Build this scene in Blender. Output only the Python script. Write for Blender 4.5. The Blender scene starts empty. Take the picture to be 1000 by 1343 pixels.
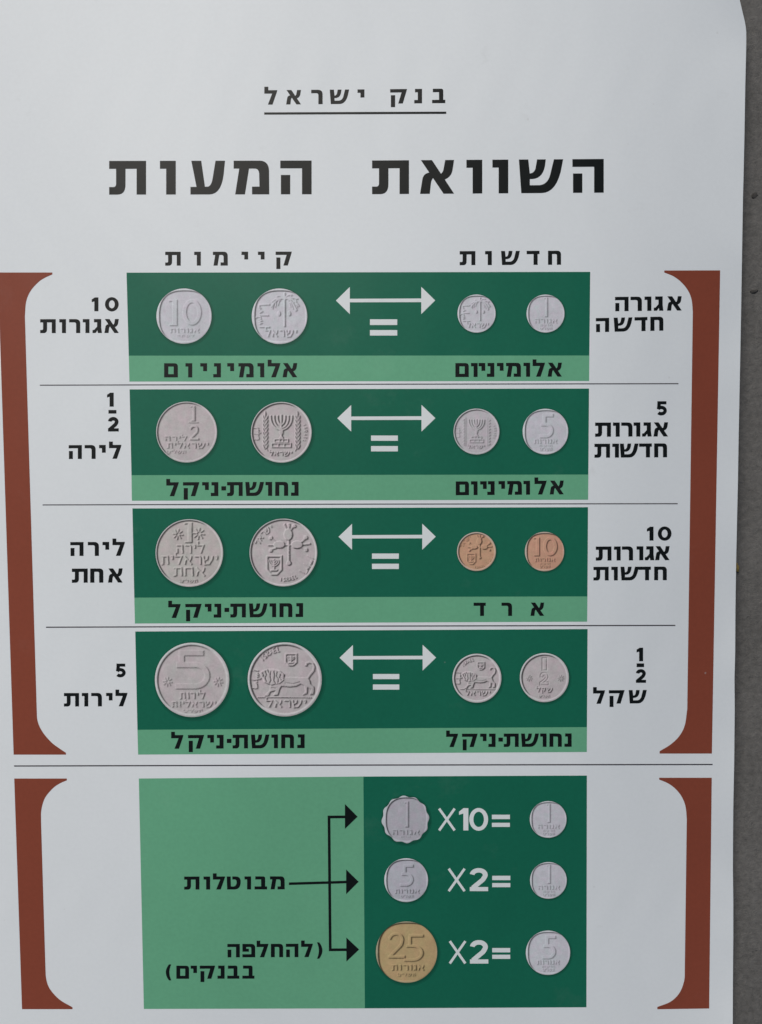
import bpy, math, random
import numpy as np
from mathutils import Vector, Matrix
from mathutils.geometry import delaunay_2d_cdt

random.seed(7); np.random.seed(7)
SC = bpy.context.scene
COL = SC.collection

# ------------------------------------------------------------------ camera
IMW, IMH, FPX = 1000.0, 1343.0, 1100.0       # photograph size and focal length in its pixels
TILT = math.radians(3.4)                     # the phone leans a little: the foot of the poster is farther away
DIST = 0.55
cd = bpy.data.cameras.new('camera'); cam = bpy.data.objects.new('camera', cd); COL.objects.link(cam)
cd.sensor_fit = 'VERTICAL'; cd.sensor_height = 36.0; cd.sensor_width = 36.0
cd.lens = 36.0 * FPX / IMH
cd.clip_start = 0.01; cd.clip_end = 200.0
RX = Matrix.Rotation(-TILT, 3, 'X')
AX = RX @ Vector((0, 0, -1))
CAMLOC = -AX * DIST
cam.location = CAMLOC; cam.rotation_euler = (-TILT, 0, 0)
SC.camera = cam

# ------------------------------------------------------------------ light
SUN_EL, SUN_AZ = math.radians(45), math.radians(-30)     # azimuth from the top of the poster, towards its left
w = bpy.data.worlds.new('World'); SC.world = w; w.use_nodes = True
nt = w.node_tree
bg = nt.nodes['Background']; bg.inputs['Strength'].default_value = 0.06
sky = nt.nodes.new('ShaderNodeTexSky'); sky.sky_type = 'NISHITA'; sky.sun_disc = False
sky.sun_elevation = SUN_EL; sky.sun_rotation = SUN_AZ
sky.air_density = 1.0; sky.dust_density = 3.0; sky.ozone_density = 1.0
nt.links.new(sky.outputs['Color'], bg.inputs['Color'])
sd = bpy.data.lights.new('sun', 'SUN'); sd.energy = 1.98; sd.angle = math.radians(34); sd.color = (1.0, 0.955, 0.89)
sun = bpy.data.objects.new('sun', sd); COL.objects.link(sun)
sdir = Vector((math.sin(SUN_AZ) * math.cos(SUN_EL), math.cos(SUN_AZ) * math.cos(SUN_EL), math.sin(SUN_EL)))
sun.rotation_euler = sdir.to_track_quat('Z', 'Y').to_euler()
sun.location = sdir * 3
vs = SC.view_settings
vs.view_transform = 'Standard'; vs.look = 'None'; vs.gamma = 1.0; vs.use_curve_mapping = False
vs.exposure = 0.04

# ------------------------------------------------------------------ materials
def srgb(r, g, b):
    f = lambda c: c / 12.92 if c <= .04045 else ((c + .055) / 1.055) ** 2.4
    return (f(r / 255), f(g / 255), f(b / 255))

def print_material(name, color=None, attr=None, rough=0.48, mottle=0.05, grime=0.0, spec=0.235):
    """Offset print on coated paper: colour, faint uneven inking, soft gloss, fibre bump."""
    m = bpy.data.materials.new(name); m.use_nodes = True
    n = m.node_tree.nodes; l = m.node_tree.links
    b = n['Principled BSDF']
    geo = n.new('ShaderNodeNewGeometry')
    n1 = n.new('ShaderNodeTexNoise'); n1.inputs['Scale'].default_value = 9; n1.inputs['Detail'].default_value = 5
    n2 = n.new('ShaderNodeTexNoise'); n2.inputs['Scale'].default_value = 420; n2.inputs['Detail'].default_value = 3
    for q in (n1, n2): l.new(geo.outputs['Position'], q.inputs['Vector'])
    add = n.new('ShaderNodeMath'); add.operation = 'ADD'
    l.new(n1.outputs['Fac'], add.inputs[0]); l.new(n2.outputs['Fac'], add.inputs[1])
    mr = n.new('ShaderNodeMapRange'); mr.inputs['From Min'].default_value = .6; mr.inputs['From Max'].default_value = 1.4
    mr.inputs['To Min'].default_value = 1 - mottle; mr.inputs['To Max'].default_value = 1 + mottle
    l.new(add.outputs[0], mr.inputs['Value'])
    mul = n.new('ShaderNodeVectorMath'); mul.operation = 'SCALE'
    if attr:
        a = n.new('ShaderNodeAttribute'); a.attribute_name = attr
        l.new(a.outputs['Color'], mul.inputs[0])
    else:
        mul.inputs[0].default_value = color
    l.new(mr.outputs['Result'], mul.inputs['Scale'])
    out = mul.outputs[0]
    if grime:
        # handled paper: sparse rubbed specks and a few faint smudges
        n3 = n.new('ShaderNodeTexNoise'); n3.inputs['Scale'].default_value = 26; n3.inputs['Detail'].default_value = 8
        n3.inputs['Roughness'].default_value = .72
        l.new(geo.outputs['Position'], n3.inputs['Vector'])
        g1 = n.new('ShaderNodeMapRange'); g1.inputs['From Min'].default_value = .64; g1.inputs['From Max'].default_value = .80
        g1.inputs['To Min'].default_value = 0; g1.inputs['To Max'].default_value = grime
        l.new(n3.outputs['Fac'], g1.inputs['Value'])
        v = n.new('ShaderNodeTexVoronoi'); v.inputs['Scale'].default_value = 34
        l.new(geo.outputs['Position'], v.inputs['Vector'])
        g2 = n.new('ShaderNodeMapRange'); g2.inputs['From Min'].default_value = .035; g2.inputs['From Max'].default_value = .015
        g2.inputs['To Min'].default_value = 0; g2.inputs['To Max'].default_value = grime * .8
        l.new(v.outputs['Distance'], g2.inputs['Value'])
        ad = n.new('ShaderNodeMath'); ad.operation = 'ADD'
        l.new(g1.outputs[0], ad.inputs[0]); l.new(g2.outputs[0], ad.inputs[1])
        mx = n.new('ShaderNodeMix'); mx.data_type = 'RGBA'
        l.new(ad.outputs[0], mx.inputs['Factor']); l.new(out, mx.inputs['A'])
        mx.inputs['B'].default_value = (.25, .24, .21, 1)
        out = mx.outputs['Result']
    else:
        # tiny flecks where the ink has rubbed off to paper, and faint scuffed patches
        v = n.new('ShaderNodeTexVoronoi'); v.inputs['Scale'].default_value = 48
        l.new(geo.outputs['Position'], v.inputs['Vector'])
        g2 = n.new('ShaderNodeMapRange'); g2.inputs['From Min'].default_value = .045; g2.inputs['From Max'].default_value = .02
        g2.inputs['To Min'].default_value = 0; g2.inputs['To Max'].default_value = 1
        l.new(v.outputs['Distance'], g2.inputs['Value'])
        sep = n.new('ShaderNodeSeparateColor'); l.new(v.outputs['Color'], sep.inputs[0])
        gt = n.new('ShaderNodeMath'); gt.operation = 'GREATER_THAN'; gt.inputs[1].default_value = .86; l.new(sep.outputs[0], gt.inputs[0])
        m1 = n.new('ShaderNodeMath'); m1.operation = 'MULTIPLY'; l.new(g2.outputs[0], m1.inputs[0]); l.new(gt.outputs[0], m1.inputs[1])
        n4 = n.new('ShaderNodeTexNoise'); n4.inputs['Scale'].default_value = 17; n4.inputs['Detail'].default_value = 9; n4.inputs['Roughness'].default_value = .75
        l.new(geo.outputs['Position'], n4.inputs['Vector'])
        g4 = n.new('ShaderNodeMapRange'); g4.inputs['From Min'].default_value = .60; g4.inputs['From Max'].default_value = .80
        g4.inputs['To Min'].default_value = 0; g4.inputs['To Max'].default_value = .06
        l.new(n4.outputs['Fac'], g4.inputs['Value'])
        m2 = n.new('ShaderNodeMath'); m2.operation = 'MULTIPLY_ADD'; m2.inputs[1].default_value = .4
        l.new(m1.outputs[0], m2.inputs[0]); l.new(g4.outputs[0], m2.inputs[2])
        mx = n.new('ShaderNodeMix'); mx.data_type = 'RGBA'
        l.new(m2.outputs[0], mx.inputs['Factor']); l.new(out, mx.inputs['A'])
        mx.inputs['B'].default_value = (.42, .43, .41, 1)
        out = mx.outputs['Result']
    l.new(out, b.inputs['Base Color'])
    rr = n.new('ShaderNodeMapRange'); rr.inputs['To Min'].default_value = rough - .05; rr.inputs['To Max'].default_value = rough + .05
    l.new(n1.outputs['Fac'], rr.inputs['Value']); l.new(rr.outputs[0], b.inputs['Roughness'])
    b.inputs['Specular IOR Level'].default_value = spec
    bp = n.new('ShaderNodeBump'); bp.inputs['Strength'].default_value = .05; bp.inputs['Distance'].default_value = .0004
    l.new(n2.outputs['Fac'], bp.inputs['Height']); l.new(bp.outputs[0], b.inputs['Normal'])
    return m

C_PAPER = (.757, .799, .810)
C_GREEN = (.007, .132, .076)
C_LIGHT = (.138, .405, .238)
C_BROWN = (.238, .058, .031)
C_BLACK = (.004, .006, .0055)
M_PAPER = print_material('coated_paper', C_PAPER, mottle=.02, grime=.16)
M_GREEN = print_material('dark_green_ink', C_GREEN, mottle=.07)
M_GSHAD = print_material('coin_shadow_ink', tuple(c * .62 for c in C_GREEN), mottle=.07)  # drop shadow of the coins, printed as darker green
M_GSHAD2 = print_material('coin_shadow_halftone', tuple(c * .82 for c in C_GREEN), mottle=.07)
M_LIGHT = print_material('light_green_ink', C_LIGHT, mottle=.06)
M_BROWN = print_material('brown_ink', C_BROWN, mottle=.06)
M_BLACK = print_material('black_ink', C_BLACK, mottle=.12)
M_WHITE = print_material('unprinted_paper', (.745, .79, .785), mottle=.02)
M_RULE = print_material('fine_rule_ink', (.05, .045, .055), mottle=.1)
M_COIN = print_material('coin_halftone', attr='ink', mottle=.06)

# ------------------------------------------------------------------ the sheet's relief
def sheet_height(x, y):
    """A bowed sheet: lifts in the middle, ripples at the right edge, corner curls up."""
    cx = np.cos(np.clip(x / .285, -1, 1) * math.pi / 2); cy = np.cos(np.clip(y / .42, -1, 1) * math.pi / 2)
    h = .0012 + .033 * cx * (.30 + .70 * cy)  # bow shaped so the right side and foot turn away from the sun
    h = h + .0007 * np.sin(x * 31 + y * 9 + 1.0) * np.sin(y * 23 - x * 6) * cx
    edge = np.clip((x - .17) / .075, 0, 1) ** 2
    fall = np.clip((x - .115) / .15, 0, 1); h = h + .013 * (1 - fall * fall * (3 - 2 * fall)) * (.4 + .6 * cy)  # extra fall, shaped to darken the right margin
    h = h + edge * (.0008 + .0009 * np.sin(y * 33 + .6) + .0006 * np.sin(y * 71 + 2))
    h = h + .00009 * np.sin(x * 210 + 40 * y + 3 * np.sin(y * 37)) * np.sin(y * 61 + 2.2 * np.sin(x * 29)) + .00016 * edge * np.sin(y * 190 + x * 160) * np.sin(y * 23 + 1)
    corner = np.clip((x - .13) / .12, 0, 1) * np.clip((y - .285) / .07, 0, 1)
    h = h + .016 * corner ** 2
    return h

_RX = np.array(RX); _CL = np.array(CAMLOC)
def P(px, py, lift=0.0):
    """The point of the sheet that shows at a pixel of the photograph (metres)."""
    px = np.asarray(px, float); py = np.asarray(py, float)
    d = np.stack([(px - IMW / 2) / FPX, -(py - IMH / 2) / FPX, -np.ones_like(px)], -1) @ _RX.T
    z = np.zeros_like(px)
    for _ in range(7):
        t = (z - _CL[2]) / d[..., 2]
        x = _CL[0] + t * d[..., 0]; y = _CL[1] + t * d[..., 1]
        z = sheet_height(x, y)
    return np.stack([x, y, z + lift], -1)

LAYER = 6e-5      # one film of ink over another

# ------------------------------------------------------------------ objects
def link(o, parent=None):
    COL.objects.link(o)
    if parent is not None: o.parent = parent
    return o

def mesh_obj(name, verts, faces, mats, parent=None, label=None, smooth=True, mat_idx=None):
    me = bpy.data.meshes.new(name)
    me.from_pydata([tuple(v) for v in verts], [], [tuple(f) for f in faces])
    for m in (mats if isinstance(mats, (list, tuple)) else [mats]): me.materials.append(m)
    if mat_idx is not None: me.polygons.foreach_set('material_index', mat_idx)
    if smooth: me.polygons.foreach_set('use_smooth', [True] * len(me.polygons))
    me.update()
    o = link(bpy.data.objects.new(name, me), parent)
    if label: o['label'] = label
    return o

def tri_shape(polys, step=8.0):
    """Union of polygons (photo pixels) -> triangles fine enough to drape over the sheet."""
    pts, faces = [], []
    allp = np.concatenate([np.asarray(p, float) for p in polys])
    for p in polys:
        idx = []
        n = len(p)
        for i in range(n):
            a = np.asarray(p[i], float); b = np.asarray(p[(i + 1) % n], float)
            L = np.hypot(*(b - a))
            if L < 1e-6: continue
            k = max(1, int(math.ceil(L / step)))
            for j in range(k):
                q = a + (b - a) * j / k
                idx.append(len(pts)); pts.append(Vector((q[0], -q[1])))
        # orientation: counter-clockwise in (x, -y)
        ar = sum(pts[idx[i]].x * pts[idx[(i + 1) % len(idx)]].y - pts[idx[(i + 1) % len(idx)]].x * pts[idx[i]].y for i in range(len(idx)))
        faces.append(idx if ar > 0 else idx[::-1])
    lo, hi = allp.min(0), allp.max(0)
    if (hi - lo).min() > step * 1.6:
        for gx in np.arange(lo[0] + step / 2, hi[0], step):
            for gy in np.arange(lo[1] + step / 2, hi[1], step):
                pts.append(Vector((gx + .013 * gy % .3, -gy - .017 * gx % .3)))
    r = delaunay_2d_cdt(pts, [], faces, 1, 1e-4, True)
    V = np.array([(v.x, -v.y) for v in r[0]])
    F = [f for f, of in zip(r[2], r[5]) if of]
    used = sorted({i for f in F for i in f}); mp = {u: k for k, u in enumerate(used)}
    return V[used], [[mp[i] for i in f] for f in F]

def ink(name, polys, mat, parent, layer=1, label=None):
    V, F = tri_shape(polys)
    W = P(V[:, 0], V[:, 1], layer * LAYER)
    return mesh_obj(name, W, F, mat, parent, label)

def quad_grid(tl, tr, br, bl, step=8.0):
    tl, tr, br, bl = (np.array(q, float) for q in (tl, tr, br, bl))
    nu = max(1, int(np.hypot(*(tr - tl)) / step)); nv = max(1, int(np.hypot(*(bl - tl)) / step))
    u = np.linspace(0, 1, nu + 1)[None, :, None]; v = np.linspace(0, 1, nv + 1)[:, None, None]
    g = (tl * (1 - u) + tr * u) * (1 - v) + (bl * (1 - u) + br * u) * v
    F = [[j * (nu + 1) + i, (j + 1) * (nu + 1) + i, (j + 1) * (nu + 1) + i + 1, j * (nu + 1) + i + 1] for j in range(nv) for i in range(nu)]
    return g.reshape(-1, 2), F

# ------------------------------------------------------------------ shapes and lettering
class Q:                       # quadratic corner: control point, then end point
    def __init__(s, c, e): s.c, s.e = c, e

def path(items, n=7):
    out = []
    for it in items:
        if isinstance(it, Q):
            a = out[-1]
            for k in range(1, n + 1):
                t = k / n
                out.append(((1 - t) ** 2 * a[0] + 2 * t * (1 - t) * it.c[0] + t * t * it.e[0],
                            (1 - t) ** 2 * a[1] + 2 * t * (1 - t) * it.c[1] + t * t * it.e[1]))
        else: out.append(it)
    return out

def stroke(pts, wd, closed=False):
    p = np.array(pts, float); n = len(p); quads = []
    L, R = [], []
    for i in range(n):
        a = p[i - 1] if (i > 0 or closed) else None
        b = p[(i + 1) % n] if (i < n - 1 or closed) else None
        ds = []
        if a is not None: d = p[i] - a; ds.append(d / max(np.hypot(*d), 1e-9))
        if b is not None: d = b - p[i]; ds.append(d / max(np.hypot(*d), 1e-9))
        if len(ds) == 2:
            m = ds[0] + ds[1]; mm = np.hypot(*m)
            m = m / mm if mm > 1e-6 else ds[0]
            k = 1 / max(.5, float(np.dot(m, ds[0])))
        else: m = ds[0]; k = 1
        nn = np.array([-m[1], m[0]]) * wd / 2 * k
        L.append(p[i] + nn); R.append(p[i] - nn)
    for i in range(n if closed else n - 1):
        j = (i + 1) % n
        quads.append([tuple(L[i]), tuple(L[j]), tuple(R[j]), tuple(R[i])])
    return quads

def arc(cx, cy, rx, ry, a0, a1, n=18):
    return [(cx + rx * math.cos(math.radians(a0 + (a1 - a0) * k / n)), cy + ry * math.sin(math.radians(a0 + (a1 - a0) * k / n))) for k in range(n + 1)]

def ell(cx, cy, rx, ry, n=20): return arc(cx, cy, rx, ry, 0, 360 - 360 / n, n - 1)
def rect(x0, y0, x1, y1): return [(x0, y0), (x1, y0), (x1, y1), (x0, y1)]
def ring(cx, cy, rx, ry, ix, iy, n=36):
    o = ell(cx, cy, rx, ry, n); i = ell(cx, cy, ix, iy, n)
    return [[o[k], o[(k + 1) % n], i[(k + 1) % n], i[k]] for k in range(n)]

# bold block Hebrew, height 1, y downwards
BOLD = {
 'ת': (1.095, [path([(0,0),(1.095,0),(1.095,1),(.815,1),(.815,.235),(.485,.235),(.485,.70),Q((.485,1),(.25,1)),(0,1),(0,.775),(.12,.775),Q((.205,.775),(.205,.68)),(.205,.235),(0,.235)])]),
 'ו': (.47, [[(0,0),(.47,0),(.47,1),(.185,1),(.185,.235),(0,.235)]]),
 'ע': (1.026, [path([(.026,0),(.32,0),(.43,.77),(.50,.77),Q((.63,.77),(.67,.45)),(.743,0),(1.026,0),(.985,.42),Q((.91,1),(.56,1)),(0,1),(0,.775),(.18,.775)])]),
 'מ': (1.055, [path([(0,0),(.764,0),Q((1.04,0),(1.05,.30)),(1.055,1),(.545,1),(.545,.77),(.765,.77),(.757,.40),Q((.75,.235),(.62,.235)),(.455,.235),(.335,1),(.044,1),(.165,.235),(0,.235)])]),
 'ה': (.93, [[(0,0),(.93,0),(.93,1),(.645,1),(.645,.23),(0,.23)], rect(.018,.425,.295,1)]),
 'א': (1.01, [path([(.025,0),(.354,0),(.62,.404),Q((.685,.36),(.70,.25)),(.747,0),(1.01,0),(.965,.30),Q((.93,.50),(.735,.58)),(1.01,1),(.697,1),(.385,.535),Q((.33,.6),(.32,.72)),(.289,1),(0,1),(.07,.56),Q((.10,.40),(.272,.368))])]),
 'ש': (1.315, [path([(0,0),(.28,0),(.325,.415),Q((.44,.41),(.49,.28)),(.54,0),(.80,0),(.775,.2),Q((.70,.56),(.42,.58)),(.325,.585),(.325,.765),(.62,.765),Q((.86,.74),(.93,.45)),(1.04,0),(1.315,0),(1.24,.38),Q((1.08,1),(.67,1)),(.072,1)])]),
 'ר': (.78, [path([(0,0),(.45,0),Q((.78,0),(.78,.33)),(.78,1),(.49,1),(.49,.38),Q((.49,.235),(.36,.235)),(0,.235)])]),
 'ד': (.90, [[(0,0),(.90,0),(.90,.235),(.77,.235),(.77,1),(.48,1),(.48,.235),(0,.235)]]),
 'ח': (.91, [path([(0,0),(.63,0),Q((.91,0),(.91,.28)),(.91,1),(.62,1),(.62,.34),Q((.62,.235),(.52,.235)),(.29,.235),(.29,1),(0,1)])]),
 'ק': (1.15, [[(0,0),(1.15,0),(1.12,.12),(.86,1),(.55,1),(.775,.235),(0,.235)], rect(.05,.42,.34,1.25)]),
 'י': (.47, [[(0,0),(.47,0),(.47,.56),(.20,.56),(.20,.235),(0,.235)]]),
 'ל': (.88, [[(0,-.24),(.27,-.24),(.27,0),(.88,0),(.85,.14),(.56,1),(.24,1),(.53,.235),(0,.235)]]),
 'נ': (.53, [[(.05,0),(.53,0),(.53,1),(0,1),(0,.77),(.24,.77),(.24,.235),(.05,.235)]]),
 'ב': (.90, [path([(.05,0),(.60,0),Q((.76,0),(.76,.16)),(.76,.77),(.90,.77),(.90,1),(0,1),(0,.77),(.47,.77),(.47,.235),(.05,.235)])]),
 'ם': (.95, [path([(0,0),(.70,0),Q((.95,0),(.95,.25)),(.95,.77),(.66,.77),(.66,.235),(0,.235)]), rect(0,.235,.29,.77), rect(0,.77,.95,1)]),
 'ג': (.66, [[(.1,0),(.61,0),(.61,.6),(.66,1),(.38,1),(.34,.80),(.25,.96),(.2,1),(0,1),(0,.79),(.12,.77),(.32,.54),(.32,.235),(.1,.235)]]),
 'ט': (1.0, [path([(0,0),(.28,0),(.30,.77),(.5,.77),Q((.70,.72),(.71,.45)),Q((.71,.235),(.55,.235)),(.40,.235),(.40,0),(.62,0),Q((1,0),(1,.4)),Q((1,1),(.55,1)),(.03,1)])]),
 'פ': (.95, [path([(0,0),(.64,0),Q((.95,0),(.95,.3)),(.95,1),(0,1),(0,.77),(.66,.77),(.66,.36),Q((.66,.235),(.54,.235)),(.28,.235),(.28,.36),(.48,.36),(.48,.58),(0,.58)])]),
 ')': (.42, [path([(0,-.10),(.17,-.10),Q((.65,.5),(.17,1.12)),(0,1.12),Q((.28,.5),(0,-.10))])]),
 '(': (.42, [path([(.42,-.10),(.25,-.10),Q((-.23,.5),(.25,1.12)),(.42,1.12),Q((.14,.5),(.42,-.10))])]),
 '·': (.33, [rect(0,.30,.33,.60)]),
 '1': (.47, [[(0,.15),(.22,0),(.47,0),(.47,1),(.18,1),(.18,.29),(0,.35)]]),
 '0': (.97, ring(.485,.5,.485,.515,.205,.29)),
 '5': (.75, [rect(.08,0,.71,.22), [(.08,.22),(.32,.22),(.305,.40),(.28,.56),(.05,.56)]] + stroke(arc(.355,.665,.265,.225,-150,140,22), .24)),
 'i': (.47, [[(0,.16),(.20,0),(.42,0),(.42,1),(.195,1),(.195,.24),(0,.30)]]),
 'o': (.97, ring(.485,.5,.46,.515,.255,.345)),
 'z': (.73, stroke(arc(.355,.29,.26,.20,-175,20,18) + [(.52,.50),(.12,.86)], .195) + [rect(0,.82,.73,1)]),
 '2': (.73, stroke(arc(.355,.32,.235,.205,-175,20,18) + [(.50,.52),(.12,.86)], .25) + [rect(0,.78,.73,1)]),
}
# lighter stroke alphabet for the lettering struck on the coins
THIN = {
 'ל': (.6, [[(0,-.4),(0,.05),(.6,.05),(.3,1)]]), 'י': (.2, [[(0,0),(.18,.05),(.15,.42)]]),
 'ר': (.6, [[(0,.05),(.5,.05),(.6,.2),(.6,1)]]), 'ה': (.65, [[(0,.05),(.6,.05),(.65,1)], [(.1,.42),(.08,1)]]),
 'ש': (.95, [[(0,0),(.15,1),(.6,.95),(.9,.4),(.95,0)], [(.45,0),(.4,.4),(.1,.55)]]),
 'א': (.75, [[(0,0),(.75,1)], [(.7,0),(.65,.35),(.5,.6)], [(.05,1),(.1,.6),(.25,.35)]]),
 'ת': (.7, [[(0,.05),(.65,.05),(.7,1)], [(.2,.05),(.2,.9),(0,1)]]), 'ח': (.65, [[(0,1),(0,.05),(.6,.05),(.65,1)]]),
 'ו': (.22, [[(0,.05),(.2,.05),(.22,1)]]), 'ג': (.32, [[(0,.05),(.25,.05),(.3,1)], [(.28,.6),(0,1)]]),
 'ט': (.7, [[(0,0),(.05,1),(.6,1),(.7,.3),(.5,.1)]]), 'ק': (.7, [[(0,.05),(.7,.05),(.45,.9)], [(.1,.35),(.1,1.3)]]),
 'ד': (.65, [[(0,.05),(.65,.05)], [(.5,.05),(.52,1)]]), '״': (.25, [[(.02,0),(0,.3)], [(.2,0),(.18,.3)]]),
 'מ': (.75, [[(0,1),(.15,.1),(0,0)], [(.15,.2),(.6,.05),(.72,.3),(.72,1),(.4,1)]]),
 'I': (.1, [[(.05,0),(.05,1)]]), 'S': (.5, [[(.5,.1),(.2,0),(.05,.25),(.45,.65),(.35,.95),(0,.95)]]),
 'R': (.55, [[(0,1),(0,0),(.45,.05),(.5,.35),(.05,.5),(.55,1)]]), 'A': (.65, [[(0,1),(.32,0),(.65,1)], [(.13,.65),(.52,.65)]]),
 'E': (.45, [[(.45,0),(0,0),(0,1),(.45,1)], [(0,.5),(.38,.5)]]), 'L': (.4, [[(0,0),(0,1),(.4,1)]]),
}

def text(vis, xs, y_left, y_right, h, x_end, squeeze=None):
    """Letters in visual order (left to right) with their left edges in photo pixels; baseline may slope."""
    polys = []
    x0 = xs[0]
    if squeeze is None: squeeze = 1.0 if h > 40 else 1.02
    for ch, x in zip(vis, xs):
        wd, gl = BOLD[ch]
        yy = y_left + (y_right - y_left) * (x - x0) / max(1, x_end - x0)
        sl = (y_right - y_left) / max(1, x_end - x0)
        for p in gl: polys.append([(x + a * h * squeeze, yy + b * h + sl * a * h) for a, b in p])
    return polys

# ------------------------------------------------------------------ the poster
poster = link(bpy.data.objects.new('poster', None)); poster.empty_display_size = .05
poster['label'] = 'white printed wall chart comparing old and new coins in four green rows'
poster['category'] = 'poster'

EDGE = [(-70,955),(-40,961),(0,970.5),(15,974),(30,977.6),(40,979),(60,979),(110,977.8),(180,976.6),(230,975.5),(260,974.7),(340,973.4),(400,972.4),(460,971.3),
        (510,970.3),(570,969.1),(635,968),(680,967),(740,965.7),(800,964.8),(855,964.5),(890,963.6),(930,963.9),(1000,963.2),(1060,962),
        (1095,961.7),(1140,961.5),(1180,962),(1230,962),(1290,961.5),(1343,961.3),(1400,961)]
def build_sheet():
    ys = np.arange(-70, 1400.1, 7.0); nx = 130
    ex = np.interp(ys, [e[0] for e in EDGE], [e[1] for e in EDGE])
    lx = -34 + (ys) * .0135
    u = np.linspace(0, 1, nx + 1)
    u = u + .0
    X = lx[:, None] * (1 - u) + ex[:, None] * u; Y = np.repeat(ys[:, None], nx + 1, 1)
    top = P(X.ravel(), Y.ravel()); bot = top.copy(); bot[:, 2] -= .00028
    nv = len(ys); N = len(top); w1 = nx + 1
    F = []
    for j in range(nv - 1):
        for i in range(nx):
            a = j * w1 + i; F.append((a, a + w1, a + w1 + 1, a + 1))
            F.append((N + a, N + a + 1, N + a + w1 + 1, N + a + w1))
    def side(loop):
        for a, b in zip(loop[:-1], loop[1:]): F.append((a, b, N + b, N + a))
    side([j * w1 + nx for j in range(nv)][::-1]); side([j * w1 for j in range(nv)])
    side([i for i in range(w1)][::-1]); side([(nv - 1) * w1 + i for i in range(w1)])
    return mesh_obj('paper_sheet', np.concatenate([top, bot]), F, M_PAPER, poster, smooth=True)
sheet = build_sheet()
mod = sheet.modifiers.new('edges', 'EDGE_SPLIT'); mod.split_angle = math.radians(50)

# headings
ink('heading_lettering', text('לארשיקנב', [347,375.6,408.4,432.8,469.2,512,543.6,567], 118.4, 116.3, 18.9, 585), M_BLACK, poster, 1,
    'bank name in widely spaced Hebrew letters')
ink('heading_rule', [[(346.8,147.4),(585.6,146.4),(585.6,149.4),(346.8,150.4)]], M_BLACK, poster)
ink('title_word', text('תועמה', [143.5,210.1,250.1,306.8,367.9], 211.1, 210.6, 44.2, 409), M_BLACK, poster, 1, 'second word of the large bold Hebrew title')
ink('title_word', text('תאוושה', [488.3,551.2,612,646.1,680.8,751], 210.5, 208.5, 44.2, 792), M_BLACK, poster, 1, 'first word of the large bold Hebrew title')
ink('column_heading', text('תומייק', [217,255,279.5,317,338.6,361.8], 330.2, 330.0, 18.2, 383), M_BLACK, poster, 1, 'Hebrew heading of the left column')
ink('column_heading', text('תושדח', [603.2,636.5,657.4,691,719], 329.4, 328.8, 18.4, 736), M_BLACK, poster, 1, 'Hebrew heading of the right column')

# brown brackets
def smooth_curve(pts, n=5):
    p = [np.array(q, float) for q in pts]; out = []
    for i in range(len(p) - 1):
        a = p[i - 1] if i else p[i] * 2 - p[i + 1]
        b, c = p[i], p[i + 1]
        d = p[i + 2] if i + 2 < len(p) else c * 2 - b
        for k in range(n):
            t = k / n
            out.append(tuple(.5 * (2 * b + (c - a) * t + (2 * a - 5 * b + 4 * c - d) * t * t + (3 * b - a - 3 * c + d) * t ** 3)))
    out.append(tuple(p[-1])); return out
def bracket(outer, tip1, curve1, curve2, tip2, label):
    poly = [outer[0], tip1] + smooth_curve(curve1) + smooth_curve(curve2) + [tip2, outer[1]]
    ink('bracket', [poly], M_BROWN, poster, 1, label)
bracket([(-2.4,357.4),(18.2,989.7)], (69,357.4), [(69,360),(59.5,364.2),(50.5,370.2),(40.2,382),(34.6,396),(33.0,415)],
        [(48.5,930),(49.6,945.4),(56,959.7),(67.8,973.6),(79,982),(86.8,987.2)], (86.8,989.7), 'tall brown bracket left of the four rows')
bracket([(944.8,354.6),(934,988.3)], (871.5,354.8), [(871.5,357.4),(883.5,362.4),(893.5,369.8),(902.4,380.6),(907.3,393),(908.9,409)],
        [(901.6,930),(898.4,951),(891.4,965),(880,976.2),(865.4,985.2)], (865.4,988.3), 'tall brown bracket right of the four rows')
bracket([(19,1021),(29.2,1323.5)], (88,1021), [(88,1023.4),(78.5,1027.6),(69.5,1034),(59.4,1046.4),(54.6,1062),(54.2,1078)],
        [(60,1272),(61,1284),(65.5,1296.6),(78,1310.6),(95.4,1321)], (95.4,1323.5), 'short brown bracket left of the bottom panels')
bracket([(933.8,1020),(930.4,1322.6)], (864.8,1020), [(864.8,1022.4),(875,1026.6),(884.5,1033),(893.6,1043.6),(899.2,1057),(901,1074)],
        [(898.4,1270),(897.6,1286),(891.5,1302),(880,1313.5),(862.4,1320.6)], (862.4,1323.6), 'short brown bracket right of the bottom panels')

# thin dividing rules
for (x0, y0, x1, y1, t) in ((52.6,505.2,890,503.2,1.3),(56.3,662.2,889,660.6,1.3),(60.7,822.6,886,820.2,1.5),(18.8,1004.6,934.9,1002.6,1.6)):
    ink('divider_line', [[(x0,y0-t/2),((x0+x1)/2,(y0+y1)/2-t/2-.25),(x1,y1-t/2),(x1,y1+t/2),((x0+x1)/2,(y0+y1)/2+t/2-.25),(x0,y0+t/2)]], M_RULE, poster)

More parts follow.
